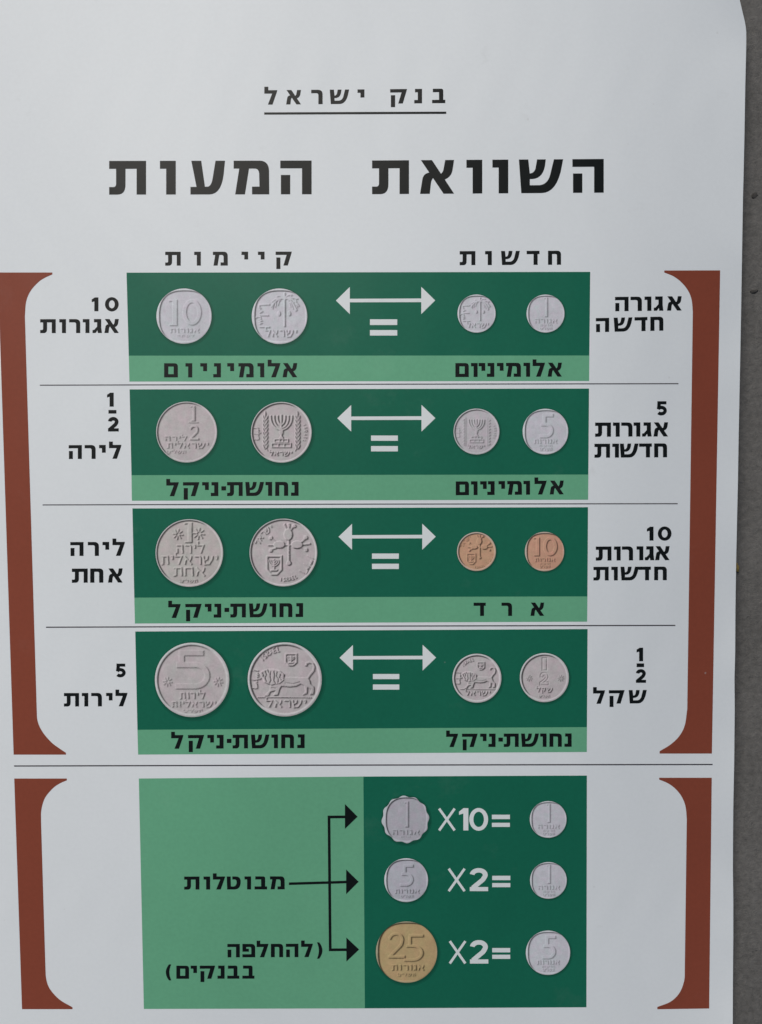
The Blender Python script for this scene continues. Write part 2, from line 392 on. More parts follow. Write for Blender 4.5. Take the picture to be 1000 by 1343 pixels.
# captions beside the rows
def caption(lines, label):
    polys = []
    for l in lines: polys += l
    ink('row_caption', polys, M_BLACK, poster, 1, label)
def bar(x0, y0, x1, y1): return [rect(x0, y0, x1, y1)]
caption([text('10', [120.7,138], 390, 390, 18.2, 156), text('תורוגא', [53,78.1,91,108.9,121.7,137.3], 418.6, 418.4, 18.3, 156)], 'black Hebrew caption with a number 10 left of the first row')
caption([text('1', [140.7], 515, 515, 18.3, 150), bar(142.6,537.7,153,542.4), text('2', [142], 547, 547, 18.9, 156),
         text('הריל', [90.4,111.3,130.3,143.3], 583.8, 583.4, 18.2, 159)], 'black Hebrew caption with a fraction left of the second row')
caption([text('הריל', [92.5,115.5,134.7,147.8], 710.9, 710.6, 18.3, 164), text('תחא', [94.6,118.6,142], 745.7, 745.4, 18.6, 160)], 'two black Hebrew words left of the third row')
caption([text('5', [151.6], 870.3, 870.3, 17.9, 165), text('תוריל', [84.2,107.6,119.9,139.4,151.7], 908.9, 908.6, 17.7, 167)], 'black Hebrew caption with a number 5 left of the fourth row')
caption([text('הרוגא', [806.9,827.2,845.6,857.7,875], 389.4, 388.4, 18.8, 894), text('השדח', [781.7,805.1,832.5,853.2], 417.2, 415.2, 18.4, 871)], 'two black Hebrew words right of the first row')
caption([text('5', [860.9], 526.2, 526.2, 18.5, 875), text('תורוגא', [780.8,804.2,815,831.2,842.4,857.3], 554.2, 553.8, 18.6, 876),
         text('תושדח', [779.9,803.3,813.2,838.4,858.2], 582, 581.4, 18.3, 876)], 'black Hebrew caption with a number 5 right of the second row')
caption([text('10', [848.7,863], 690.8, 690.6, 18.2, 880), text('תורוגא', [781.7,805.5,815.9,835.2,846,859.5], 716.8, 716.2, 18.4, 878),
         text('תושדח', [778.6,802,814.1,837.5,858.2], 743.4, 743, 17.9, 876)], 'black Hebrew caption with a number 10 right of the third row')
caption([text('1', [835.2], 849.4, 849.4, 17.8, 844), bar(835.2,870,845,874.9), text('2', [834.3], 877.7, 877.7, 17.8, 847),
         text('לקש', [778.1,798.8,824.9], 905.4, 904.8, 17.6, 849)], 'black Hebrew caption with a fraction right of the fourth row')

# ------------------------------------------------------------------ printed coin pictures
# Each picture is a halftone print of a studio photograph of a coin: the relief is drawn as a height field and
# its highlights and shadows, lit from the upper left, are put into the ink tone.
GN = 260
gx, gy = np.meshgrid(np.linspace(-1.06, 1.06, GN), np.linspace(-1.06, 1.06, GN))
def fill(H, polys, val=1.0, mode='max'):
    for p in polys:
        p = np.asarray(p, float)
        x0, y0 = p.min(0); x1, y1 = p.max(0)
        i0, i1 = np.searchsorted(gx[0], [x0, x1]); j0, j1 = np.searchsorted(gy[:, 0], [y0, y1])
        if i1 <= i0 or j1 <= j0: continue
        X = gx[j0:j1, i0:i1]; Y = gy[j0:j1, i0:i1]; ins = np.zeros(X.shape, bool)
        for k in range(len(p)):
            (ax, ay), (bx, by) = p[k - 1], p[k]
            if ay == by: continue
            c = ((ay > Y) != (by > Y)) & (X < (bx - ax) * (Y - ay) / (by - ay) + ax)
            ins ^= c
        S = H[j0:j1, i0:i1]
        if mode == 'max': S[ins] = np.maximum(S[ins], val)
        else: S[ins] = val
def blur(A, s):
    r = int(3 * s) + 1; k = np.exp(-.5 * (np.arange(-r, r + 1) / s) ** 2); k /= k.sum()
    A = np.pad(A, r, mode='edge')
    A = np.apply_along_axis(lambda v: np.convolve(v, k, 'same'), 0, A)
    A = np.apply_along_axis(lambda v: np.convolve(v, k, 'same'), 1, A)
    return A[r:-r, r:-r]

def line_text(vis, cx, y, h, wd=.2, gap=.32, width=None):
    """Thin lettering centred on cx, top at y (coin units)."""
    ws = [THIN[c][0] for c in vis]
    tot = sum(ws) + gap * (len(vis) - 1)
    k = h if width is None else width / tot
    x = cx - tot * k / 2; out = []
    for c, a in zip(vis, ws):
        for s in THIN[c][1]: out += stroke([(x + px * k, y + py * h) for px, py in s], wd * h)
        x += (a + gap) * k
    return out
def arc_text(vis, r, a0, a1, h, wd=.2, flip=False):
    """Lettering along the rim from angle a0 to a1 (degrees, y down)."""
    out = []
    for i, c in enumerate(vis):
        a = math.radians(a0 + (a1 - a0) * (i + .5) / len(vis))
        ca, sa = math.cos(a), math.sin(a)
        up = (-ca, -sa) if flip else (ca, sa)          # letter's up direction
        rt = (-up[1], up[0])
        for s in THIN[c][1]:
            pts = [(ca * r + ((px - THIN[c][0] / 2) * rt[0] - (py - .5) * up[0]) * h, sa * r + ((px - THIN[c][0] / 2) * rt[1] - (py - .5) * up[1]) * h) for px, py in s]
            out += stroke(pts, wd * h)
    return out
ARAB = [[(0,0),(.02,.9)], [(.25,.9),(.35,.7),(.45,.9),(.55,.7),(.65,.9),(.75,.72)], [(.85,.75),(.9,1.05),(.75,1.25)], [(1.0,.1),(1.02,.9)],
        [(1.2,.9),(1.35,.65),(1.5,.9)], [(1.6,.75),(1.62,.9),(1.9,.9),(1.95,0)]]
def arab(x, y, h, ang, wd=.16):
    """The Arabic country name as joined pen strokes, turned by ang degrees."""
    c, s = math.cos(math.radians(ang)), math.sin(math.radians(ang)); out = []
    for st in ARAB:
        pts = [((1.95 - a) * h, (b - .6) * h) for a, b in st]
        pts = [(p[0] - .97 * h, p[1]) for p in pts]
        out += stroke([(x + p[0] * c - p[1] * s, y + p[0] * s + p[1] * c) for p in pts], wd * h)
    return out
def star(x, y, r):
    out = []
    for k in range(8):
        a = math.radians(45 * k + 8); b = math.radians(45 * k + 8 + 25)
        out += stroke([(x + .25 * r * math.cos(a), y + .25 * r * math.sin(a)), (x + r * math.cos(a), y + r * math.sin(a))], r * .2)
    return out
def shield(x0, y0, x1, y1, wd):
    mx = (x0 + x1) / 2; hh = y1 - y0; ww = x1 - x0
    out = stroke([(x0, y0), (x1, y0), (x1, y0 + .75 * hh), (mx + .2 * ww, y1), (mx - .2 * ww, y1), (x0, y0 + .75 * hh)], wd, True)
    for k in (.36, .24, .12): out += stroke(arc(mx, y0 + .2 * hh, k * ww, k * hh * .95, 180, 0, 10), wd * .6)
    out += stroke([(mx, y0 + .15 * hh), (mx, y0 + .75 * hh)], wd * .7) + stroke([(mx - .25 * ww, y0 + .78 * hh), (mx + .25 * ww, y0 + .78 * hh)], wd)
    return out
def big_one(x, y, h, wd, foot=True):
    o = stroke([(x, y), (x, y + h)], wd)
    o += [[(x - wd * 1.3, y), (x + wd / 2, y), (x + wd / 2, y + .06 * h), (x - wd * 1.3, y + .08 * h)]]
    if foot: o += [rect(x - wd * 1.2, y + h - .03 * h, x + wd / 2, y + h + .02)]
    return o
def five(x, y, w_, h, wd):
    return [rect(x + .22 * w_, y, x + .92 * w_, y + wd), rect(x + .22 * w_, y + wd, x + .22 * w_ + wd, y + .42 * h)] + \
        stroke([(x + .1 * w_, y + .38 * h + wd / 2)] + arc(x + .42 * w_, y + .69 * h, .5 * w_ - wd / 2, .31 * h - wd / 2, -88, 92, 24) + [(x, y + h - wd / 2)], wd)
def two(x, y, w_, h, wd):
    return stroke([(x + .06 * w_, y + .24 * h)] + arc(x + .47 * w_, y + .28 * h, .42 * w_ - wd / 2 + .02, .28 * h - wd / 2, -165, 15, 20) + [(x + .78 * w_, y + .48 * h), (x + .16 * w_, y + h - wd)], wd) + \
        [rect(x, y + h - wd, x + w_, y + h)]

# --- the designs: each returns [(polygons, height, mode)], coin radius 1, y down
YEAR = 'ט״לשת'
def d_ten_old():
    return [(big_one(-.33, -.60, .92, .17), 1, 'max'), (ring(.29, -.14, .34, .47, .20, .34), 1, 'max'),
            (line_text('תורוגא', .02, .45, .15, .22, .3, 1.05), .8, 'max'), (line_text('התשל', .05, .68, .07, .25, .5, .6), .6, 'max')]
def d_palm(right=True):
    L = [(stroke([(.18, -.85), (.18, .38)], .07), 1.1, 'max')]
    for s, tip in ((-1, (-.27, -.52)), (-1, (-.30, -.32)), (-1, (-.12, -.70)), (1, (.66, -.62)), (1, (.70, -.36)), (1, (.62, -.20)), (1, (.45, -.74))):
        a = (.18, -.62)
        L.append((stroke(path([a, Q(((a[0] + tip[0]) / 2, min(a[1], tip[1]) - .10), tip)], 8), .055), 1, 'max'))
        for k in range(3):
            t = .4 + .2 * k; x = a[0] + (tip[0] - a[0]) * t; y = a[1] - .03 + (tip[1] - a[1]) * t
            L.append((stroke([(x, y), (x + .05 * s, y + .15)], .03), .8, 'max'))
    L += [([ell(-.02, -.10, .06, .09)], 1, 'max'), ([ell(.35, -.10, .06, .09)], 1, 'max')]
    L.append((line_text('לארשי', .06, .50, .24, .19, .32, 1.10), 1, 'max'))
    L.append((arab(-.60, -.02, .42, 90, .11), .9, 'max'))
    return L
def d_one_new():
    return [(big_one(.06, -.86, 1.0, .10), 1.1, 'max'), (line_text('הרוגא', .02, .28, .22, .2, .3, 1.15), .8, 'max'),
            (line_text('השדח', .02, .56, .10, .25, .4, .6), .7, 'max'), (line_text(YEAR, .02, .72, .13, .2, .3, .6), .7, 'max')]
def d_five_new():
    return [(five(-.26, -.78, .66, 1.06, .14), 1, 'max'), (line_text('תורוגא', .0, .34, .18, .2, .3, 1.0), .8, 'max'),
            (line_text('תושדח', .0, .58, .08, .25, .4, .55), .6, 'max'), (line_text(YEAR, .02, .70, .13, .2, .3, .5), .7, 'max')]
def d_ten_new():
    return [(big_one(-.34, -.72, .92, .17), 1.2, 'max'), (ring(.29, -.26, .36, .48, .19, .33), 1.2, 'max'),
            (line_text('תורוגא', .02, .34, .17, .2, .3, 1.0), .8, 'max'), (line_text('תושדח', .02, .58, .08, .25, .4, .5), .6, 'max'), (line_text(YEAR, .02, .70, .12, .22, .3, .5), .7, 'max')]
def d_half_lira():
    return [(big_one(.24, -.86, .48, .075), 1, 'max'), ([rect(.06, -.33, .38, -.30)], 1, 'max'), (two(.10, -.22, .30, .48, .065), 1, 'max'),
            (line_text('הריל', -.36, .14, .15, .2, .3, .70), .8, 'max'), (line_text('תילארשי', .03, .36, .17, .19, .3, 1.35), .9, 'max'),
            (line_text('ט״לשת', -.34, .60, .10, .2, .3, .60), .7, 'max')]
def d_menorah(wreath=True, sc=1.0):
    def T(ps): return [[(x * sc, y * sc) for x, y in p] for p in ps]
    L = []
    for rx, by in ((.35, -.08), (.24, -.14), (.125, -.25)):
        L.append((T(stroke([(-rx, -.56)] + arc(0, -.50, rx, by + .50, 180, 0, 16) + [(rx, -.56)], .052)), 1, 'max'))
    L.append((T(stroke([(0, -.58), (0, .06)], .055)), 1, 'max'))
    L.append((T([[(-.07, -.06), (.07, -.06), (.05, .05), (.02, .10), (.09, .22), (-.09, .22), (-.02, .10), (-.05, .05)]]), 1, 'max'))
    L.append((T(stroke(rect(-.22, .23, .22, .33), .035, True) + stroke(rect(-.31, .37, .31, .49), .035, True)), .9, 'max'))
    for k in (-.1, .1): L.append((T(stroke([(k, .37), (k, .49)], .03) + stroke([(k * .6, .23), (k * .6, .33)], .03)), .8, 'max'))
    if wreath:
        for s in (-1, 1):
            x = .53 * s
            L.append((stroke([(x, -.55), (x, .45), (x - .08 * s, .62)], .022), .7, 'max'))
            for k in range(8):
                y = -.46 + k * .135
                for q in (-1, 1):
                    L.append(([path([(x, y + .08), Q((x + q * .035, y - .06), (x + q * .085, y - .10)), Q((x + q * .10, y + .02), (x, y + .08))], 5)], 1, 'max'))
            L.append(([path([(x, -.52), Q((x - .05, -.60), (x, -.70)), Q((x + .05, -.60), (x, -.52))], 5)], 1, 'max'))
    else:
        for s in (-1, 1):
            for k in range(9): L.append((stroke([(.52 * s, -.55 + k * .13), (.58 * s, -.50 + k * .13), (.52 * s, -.45 + k * .13)], .04), .8, 'max'))
            L.append((stroke([(.48 * s, -.62), (.48 * s, .62)], .03), .7, 'max'))
    L.append((line_text('לארשי', -.02, .64 if wreath else .60, .13, .22, .3, .72), 1, 'max'))
    L.append((arab(-.80, .05, .20, -90, .14), .6, 'max'))
    L.append((arc_text('ISRAEL', .80, -22, 24, .09, .22), .7, 'max'))
    return L
def d_one_lira():
    return [(big_one(.02, -.90, .58, .13), 1.2, 'max'), (star(-.34, -.55, .16), 1.1, 'max'), (star(.28, -.57, .18), 1.1, 'max'),
            (line_text('הריל', .02, -.24, .25, .17, .28, .80), 1, 'max'), (line_text('תילארשי', .0, .09, .25, .17, .28, 1.66), 1, 'max'),
            (line_text('תחא', -.0, .43, .25, .17, .30, .92), 1, 'max'), (line_text('ט״לשת', -.02, .79, .08, .2, .3, .5), .7, 'max')]
def d_pomegranate():
    L = [(stroke([(.16, -.40), (.16, .28)], .055), 1.2, 'max'), ([ell(.16, .31, .07, .07)], 1.3, 'max')]
    L += [([ell(.14, -.53, .13, .17)], 1.8, 'max'), (stroke([(.10, -.66), (.02, -.84)], .06), 1.1, 'max'), (stroke([(.16, -.66), (.16, -.86)], .07), 1.1, 'max'), (stroke([(.22, -.66), (.30, -.80)], .05), 1, 'max'), ([ell(.32, -.78, .055, .055)], 1.3, 'max')]
    L += [([ell(-.12, -.23, .17, .105)], 1.7, 'max'), (stroke([(-.2, -.29), (-.34, -.40)], .045), 1, 'max'), (stroke([(-.2, -.14), (-.34, -.09)], .045), 1, 'max'), (stroke([(-.25, -.22), (-.46, -.22)], .04), 1, 'max'), ([ell(-.37, -.43, .055, .055)], 1.3, 'max'), ([ell(-.37, -.06, .055, .055)], 1.3, 'max')]
    L += [([ell(.40, -.23, .17, .115)], 1.7, 'max'), (stroke([(.52, -.30), (.64, -.40)], .05), 1, 'max'), (stroke([(.52, -.16), (.64, -.09)], .05), 1, 'max'), (stroke([(.55, -.23), (.80, -.26)], .05), 1, 'max'), ([ell(.66, -.44, .06, .06)], 1.3, 'max'), ([ell(.67, -.08, .055, .055)], 1.3, 'max'),
          (stroke([(.05, -.22), (.3, -.22)], .04), 1, 'max')]
    L += [(shield(-.48, .11, -.06, .64, .055), 1, 'max'), (arc_text('לארשי', .80, 196, 250, .15, .17), .9, 'max'),
          (arc_text('ISRAEL', .80, 98, 60, .10, .22, True), .8, 'max'), (arab(.72, .38, .26, -62, .12), .8, 'max')]
    return L
def d_five_lirot():
    big = [rect(-.35, -.79, .31, -.645), rect(-.35, -.66, -.205, -.42)] + stroke([(-.42, -.40), (.09, -.40)] + arc(.09, -.115, .315, .285, -88, 88, 26) + [(.09, .17), (-.44, .17)], .145)
    return [(big, .95, 'max'), (star(-.66, .05, .13), 1, 'max'), (star(.70, .05, .13), 1, 'max'),
            (line_text('תוריל', .0, .34, .17, .19, .28, .66), 1, 'max'), (line_text('תוילארשי', .04, .58, .15, .19, .28, 1.18), 1, 'max'), (line_text('ט״לשת', .02, .80, .07, .2, .3, .48), .8, 'max')]
def d_lion(sc=1.0):
    c = lambda pts: [((x - 500) / 445 * sc, (y - 490) / 445 * sc) for x, y in pts]
    L = [([c([(440,470),(560,462),(700,468),(775,470),(800,500),(812,545),(855,585),(850,668),(800,672),(822,610),(775,585),(770,660),(715,680),(748,632),(735,565),(690,545),(640,572),(560,582),(460,572),(440,610),(418,680),(365,682),(392,625),(330,640),(305,690),(250,690),(320,620),(330,540)])], 1.0, 'max'),
         ([c([(195,415),(235,385),(290,365),(370,365),(440,385),(495,430),(488,500),(440,540),(390,545),(340,560),(300,545),(255,525),(235,470)])], 1.5, 'max'),
         (stroke(c([(775,480),(800,440),(845,385),(855,335),(835,300),(800,285),(762,298),(755,330)]), .052), 1.1, 'max'),
         (stroke(c([(170,702),(860,706)]), .022), .8, 'max')]
    for pts in ([(335,395),(330,450),(340,500),(320,540)], [(375,390),(385,440),(375,500),(395,540)], [(415,400),(405,450),(430,480),(425,530)], [(455,430),(445,470),(470,500)],
                [(270,390),(290,430),(270,470),(290,520)], [(235,410),(255,440),(240,465)], [(300,370),(318,410)]):
        L.append((stroke(c(pts), .03), .55, 'set'))
    L += [(stroke(c([(500,530),(600,545),(690,520)]), .02), .5, 'set'), (stroke(c([(340,590),(400,600)]), .02), .4, 'set')]
    L += [(shield((512 - 500) / 445 * sc, (185 - 490) / 445 * sc, (640 - 500) / 445 * sc, (320 - 490) / 445 * sc, .04), 1, 'max'),
          (line_text('לארשי', .04 * sc, .56 * sc, .19 * sc, .17, .30, 1.06 * sc), 1, 'max'), (arc_text('ISRAEL', .80 * sc + .03, 218, 262, .13 * sc, .2), .8, 'max'), (arab(-.80 * sc, 0.0, .25 * sc, -84, .13), .8, 'max')]
    return L
def outline(polys_rects, wd):
    o = []
    for p in polys_rects: o += stroke(p, wd, True)
    return o
def d_half_sheqel():
    two_out = path([(-.16,-.02),Q((-.16,-.20),(0,-.20)),Q((.16,-.20),(.16,-.04)),Q((.16,.10),(-.02,.19)),(.17,.19),(.17,.31),(-.17,.31),(-.17,.20),Q((.05,.06),(.05,-.03)),Q((.03,-.10),(-.03,-.07)),(-.04,0)], 6)
    return [(stroke(two_out, .035, True), -1.0, 'set'), (outline([rect(-.08, -.80, .10, -.29)], .04), -1.0, 'set'),
            (star(-.62, .02, .13), .8, 'max'), (star(.66, .02, .13), .8, 'max'), (line_text('לקש', .0, .42, .17, .18, .4, .62), 1, 'max'), (line_text('ט״לשת', .0, .72, .08, .2, .3, .42), .8, 'max')]
def d_one_scalloped():
    return [(big_one(.09, -.76, 1.06, .09), 1.1, 'max'), (line_text('הרוגא', .02, .44, .19, .2, .35, 1.10), .9, 'max'), (line_text('תחא', .0, .68, .07, .2, .5, .4), .5, 'max')]
def d_five_old():
    return [(five(-.28, -.72, .66, 1.0, .13), 1, 'max'), (line_text('תורוגא', .04, .42, .18, .2, .3, 1.10), .9, 'max'), (line_text(YEAR, .04, .68, .11, .22, .4, .55), .7, 'max')]
def d_twenty_five():
    return [(two(-.60, -.64, .55, .84, .09), 1.1, 'max'), (five(-.08, -.58, .68, .88, .09), 1.1, 'max'), (line_text('תורוגא', .04, .42, .17, .2, .3, 1.05), 1, 'max'), (line_text(YEAR, .0, .69, .09, .22, .4, .55), .7, 'max')]

SILVER = (.60, .60, .64); SILVER_RIM = (.70, .73, .75)
NICKEL = (.545, .50, .50); NICKEL_RIM = (.66, .67, .665)
BRONZE = (.60, .345, .235); BRONZE_RIM = (.60, .52, .44)
BRASS = (.51, .375, .19); BRASS_RIM = (.46, .42, .29)

def coin(design, cx, cy, r, ink_c, rim_c, parent, label, field='round', rim_w=.07, scallop=0, contrast=1.0, seed=0, aspect=1.0, field_r=.915):
    rng = np.random.RandomState(seed + 11)
    R = np.hypot(gx, gy); TH = np.arctan2(gy, gx)
    if scallop:
        edge = 1 - .030 * (1 - np.cos(scallop * TH + 1.1))
        Rn = R / edge
    else: Rn = R
    # depth of the field inside the rim
    if field == 'round': f = Rn - (1 - rim_w)
    elif field == 'squircle':
        f = (np.abs((gx - .03) / field_r) ** 2.6 + np.abs(gy / field_r) ** 2.6) ** (1 / 2.6) - 1
        f *= .95
    elif field == 'scallop': f = (np.abs((gx - .04) / .84) ** 2.5 + np.abs(gy / .90) ** 2.5) ** .4 - 1
    else: f = R - .99
    rim = np.clip(.5 + f / .02, 0, 1)
    H = np.zeros((GN, GN))
    for polys, val, mode in design: fill(H, polys, val, mode)
    sig = 1.5 * 40 / max(r, 30)
    sig *= .62
    Hb = blur(H, sig); Hr = blur(rim * 2.3, sig * 1.1)
    px_ = GN / 2.12 / r                                   # grid cells per photo pixel
    cast = np.zeros_like(H); Hc = np.maximum(Hb, Hr)
    for q in (.7, 1.4):
        dx, dy = int(round(.82 * q * px_)), int(round(.57 * q * px_))
        cast = np.maximum(cast, np.roll(np.roll(Hc, dx, 1), dy, 0) - Hc)
    cast = blur(np.clip(cast, 0, 1.3), sig)
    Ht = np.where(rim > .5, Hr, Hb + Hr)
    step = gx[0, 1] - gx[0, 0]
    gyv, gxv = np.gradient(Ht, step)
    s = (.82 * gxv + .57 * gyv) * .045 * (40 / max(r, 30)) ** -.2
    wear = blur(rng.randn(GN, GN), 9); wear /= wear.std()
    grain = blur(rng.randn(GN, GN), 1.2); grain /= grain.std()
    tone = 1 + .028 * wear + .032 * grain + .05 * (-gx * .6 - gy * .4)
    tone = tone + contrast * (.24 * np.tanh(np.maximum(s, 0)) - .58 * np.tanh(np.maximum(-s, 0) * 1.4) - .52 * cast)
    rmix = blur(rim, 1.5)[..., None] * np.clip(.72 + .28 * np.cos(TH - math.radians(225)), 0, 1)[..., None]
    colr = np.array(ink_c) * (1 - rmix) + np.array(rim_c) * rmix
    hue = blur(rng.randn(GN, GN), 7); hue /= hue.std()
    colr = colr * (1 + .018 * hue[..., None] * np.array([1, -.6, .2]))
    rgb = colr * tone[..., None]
    # printed shade along the coin's lower-right edge
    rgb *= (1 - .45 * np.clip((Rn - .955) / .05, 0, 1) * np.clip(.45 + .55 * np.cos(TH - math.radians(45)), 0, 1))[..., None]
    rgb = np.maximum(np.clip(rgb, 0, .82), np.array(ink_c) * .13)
    # polar mesh of the printed disc
    na = 176; nr = 46
    rr = np.linspace(0, 1, nr + 1)[1:] ** .85
    th = np.linspace(0, 2 * math.pi, na, endpoint=False)
    er = 1 - .030 * (1 - np.cos(scallop * th + 1.1)) if scallop else np.ones(na)
    U = np.concatenate([[0], (rr[:, None] * (np.cos(th) * er)[None]).ravel()]); V = np.concatenate([[0], (rr[:, None] * (np.sin(th) * er)[None]).ravel()])
    W = P(cx + U * r, cy + V * r * aspect, 2.2 * LAYER)
    F = [(0, 1 + (k + 1) % na, 1 + k) for k in range(na)]
    for j in range(nr - 1):
        a = 1 + j * na; b = a + na
        for k in range(na):
            k2 = (k + 1) % na
            F.append((a + k, a + k2, b + k2, b + k))
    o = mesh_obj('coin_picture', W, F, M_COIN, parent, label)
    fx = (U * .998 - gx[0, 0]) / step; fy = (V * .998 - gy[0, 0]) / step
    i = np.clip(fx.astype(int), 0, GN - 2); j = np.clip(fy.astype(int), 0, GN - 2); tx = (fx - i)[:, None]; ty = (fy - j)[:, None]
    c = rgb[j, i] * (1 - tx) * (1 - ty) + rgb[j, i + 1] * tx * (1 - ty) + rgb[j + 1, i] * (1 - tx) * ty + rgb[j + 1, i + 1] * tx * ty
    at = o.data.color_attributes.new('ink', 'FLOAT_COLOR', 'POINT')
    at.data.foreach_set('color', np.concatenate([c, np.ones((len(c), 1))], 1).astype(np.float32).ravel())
    return o

def panel(name, tl, tr, br, bl, mat, coins, label, parent=poster):
    """A printed panel; the soft dark fringe under each coin picture belongs to its green plate."""
    V, F = quad_grid(tl, tr, br, bl)
    W = [P(V[:, 0], V[:, 1], LAYER)]; FF = list(F); mi = [0] * len(F); n = len(V)
    for (cx, cy, r) in coins:
        for k, (dx, dy, s) in enumerate(((.035, .04, 1.075), (.03, .035, 1.03))):
            V2, F2 = tri_shape([ell(cx + dx * r, cy + dy * r, r * s, r * s, 64)], 9)
            W.append(P(V2[:, 0], V2[:, 1], (1.4 + .4 * k) * LAYER))
            FF += [[i + n for i in f] for f in F2]; mi += [1 + (k == 0)] * len(F2); n += len(V2)
    return mesh_obj(name, np.concatenate(W), FF, [mat, M_GSHAD, M_GSHAD2], parent, label, mat_idx=mi)

def strip(parent, tl, tr, br, bl, label=None):
    V, F = quad_grid(tl, tr, br, bl)
    return mesh_obj('metal_strip', P(V[:, 0], V[:, 1], LAYER), F, M_LIGHT, parent, label)
def double_arrow(parent, xl, xr, y, hw=18.2, hh=17.8, t=4.6):
    ink('double_arrow', [[(xl, y), (xl + hw, y - hh), (xl + hw, y - t / 2), (xr - hw, y - t / 2 - .4), (xr - hw, y - hh - .2), (xr, y - .2), (xr - hw, y + hh), (xr - hw, y + t / 2 - .2), (xl + hw, y + t / 2), (xl + hw, y + hh)]], M_WHITE, parent, 2)
def equals_sign(parent, x0, x1, bars):
    ink('equals_sign', [rect(x0, a, x1, b) for a, b in bars], M_WHITE, parent, 2)
def lettering(parent, polys, label): ink('strip_lettering', polys, M_BLACK, parent, 2, label)

CU = [0, 22, 47.1, 58.5, 72.4, 79.9, 103.8, 130.3, 143.1, 163.9]      # letter positions of the copper-nickel caption
CUW = 173.5
def cu(x0, x1): k = (x1 - x0) / CUW; return [x0 + c * k for c in CU]
CUT = 'לקי' + 'נ·' + 'תשוחנ'

# row 1
c = [(241.7,414.6,36.2),(366.9,414.8,36.4),(625.3,411.3,25.0),(715.7,411.3,24.9)]
p1 = panel('coin_panel', (166.3,357.6),(774.4,356.6),(773.2,466.3),(169.2,466.5), M_GREEN, c, 'dark green panel of the first row with four silver coins')
strip(p1, (169.2,466.5),(773.2,466.3),(772.9,499.6),(170.1,500.4))
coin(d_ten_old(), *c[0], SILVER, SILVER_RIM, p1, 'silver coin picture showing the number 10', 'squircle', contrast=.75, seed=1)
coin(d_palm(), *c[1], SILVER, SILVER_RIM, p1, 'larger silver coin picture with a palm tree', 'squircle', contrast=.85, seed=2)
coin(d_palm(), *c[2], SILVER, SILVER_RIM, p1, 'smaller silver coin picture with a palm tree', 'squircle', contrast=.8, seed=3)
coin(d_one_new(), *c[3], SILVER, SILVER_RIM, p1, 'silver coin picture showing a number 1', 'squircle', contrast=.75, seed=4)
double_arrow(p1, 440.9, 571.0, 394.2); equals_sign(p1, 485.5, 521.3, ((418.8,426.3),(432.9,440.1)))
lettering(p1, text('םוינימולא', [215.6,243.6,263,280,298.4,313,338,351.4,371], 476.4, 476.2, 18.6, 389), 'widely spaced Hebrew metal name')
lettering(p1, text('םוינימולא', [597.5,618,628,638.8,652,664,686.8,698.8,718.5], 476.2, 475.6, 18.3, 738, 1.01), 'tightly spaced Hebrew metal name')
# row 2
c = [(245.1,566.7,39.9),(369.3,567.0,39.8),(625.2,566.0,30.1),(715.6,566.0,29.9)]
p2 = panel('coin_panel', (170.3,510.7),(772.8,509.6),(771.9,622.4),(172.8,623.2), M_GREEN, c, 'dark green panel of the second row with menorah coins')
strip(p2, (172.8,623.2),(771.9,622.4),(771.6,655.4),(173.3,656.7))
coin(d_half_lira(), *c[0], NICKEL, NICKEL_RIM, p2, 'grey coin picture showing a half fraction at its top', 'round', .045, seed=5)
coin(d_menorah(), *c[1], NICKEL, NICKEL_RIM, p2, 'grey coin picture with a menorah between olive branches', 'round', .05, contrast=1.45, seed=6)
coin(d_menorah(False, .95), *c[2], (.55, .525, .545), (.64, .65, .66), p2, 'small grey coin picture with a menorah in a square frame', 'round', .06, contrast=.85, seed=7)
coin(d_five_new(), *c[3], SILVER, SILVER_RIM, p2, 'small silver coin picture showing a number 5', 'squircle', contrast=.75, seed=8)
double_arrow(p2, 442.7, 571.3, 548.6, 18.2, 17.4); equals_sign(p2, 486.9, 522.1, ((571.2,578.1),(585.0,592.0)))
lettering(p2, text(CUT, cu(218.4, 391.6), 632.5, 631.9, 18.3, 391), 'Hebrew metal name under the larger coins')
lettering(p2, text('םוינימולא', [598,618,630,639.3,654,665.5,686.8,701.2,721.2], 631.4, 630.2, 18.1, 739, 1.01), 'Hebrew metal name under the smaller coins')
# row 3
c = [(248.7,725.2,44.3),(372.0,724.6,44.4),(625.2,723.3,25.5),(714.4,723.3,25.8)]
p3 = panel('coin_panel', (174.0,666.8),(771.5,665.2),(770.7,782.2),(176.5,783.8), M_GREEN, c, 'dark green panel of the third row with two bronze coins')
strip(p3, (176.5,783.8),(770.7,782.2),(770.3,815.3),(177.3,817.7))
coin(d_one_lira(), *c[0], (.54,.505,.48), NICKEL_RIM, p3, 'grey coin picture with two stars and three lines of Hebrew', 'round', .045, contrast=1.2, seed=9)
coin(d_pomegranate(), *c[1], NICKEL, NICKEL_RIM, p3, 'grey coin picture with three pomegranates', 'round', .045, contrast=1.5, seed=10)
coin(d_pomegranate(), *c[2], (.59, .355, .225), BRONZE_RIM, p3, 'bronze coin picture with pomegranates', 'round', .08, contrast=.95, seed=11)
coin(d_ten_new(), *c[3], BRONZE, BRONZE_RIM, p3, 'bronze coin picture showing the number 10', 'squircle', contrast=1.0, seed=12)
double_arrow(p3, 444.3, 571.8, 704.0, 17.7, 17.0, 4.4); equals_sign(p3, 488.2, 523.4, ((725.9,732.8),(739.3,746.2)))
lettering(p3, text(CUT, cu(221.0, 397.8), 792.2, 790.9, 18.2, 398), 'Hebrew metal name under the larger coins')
lettering(p3, text('דרא', [621.4,658,696], 790.4, 790.2, 17.4, 715), 'three widely spaced Hebrew letters')
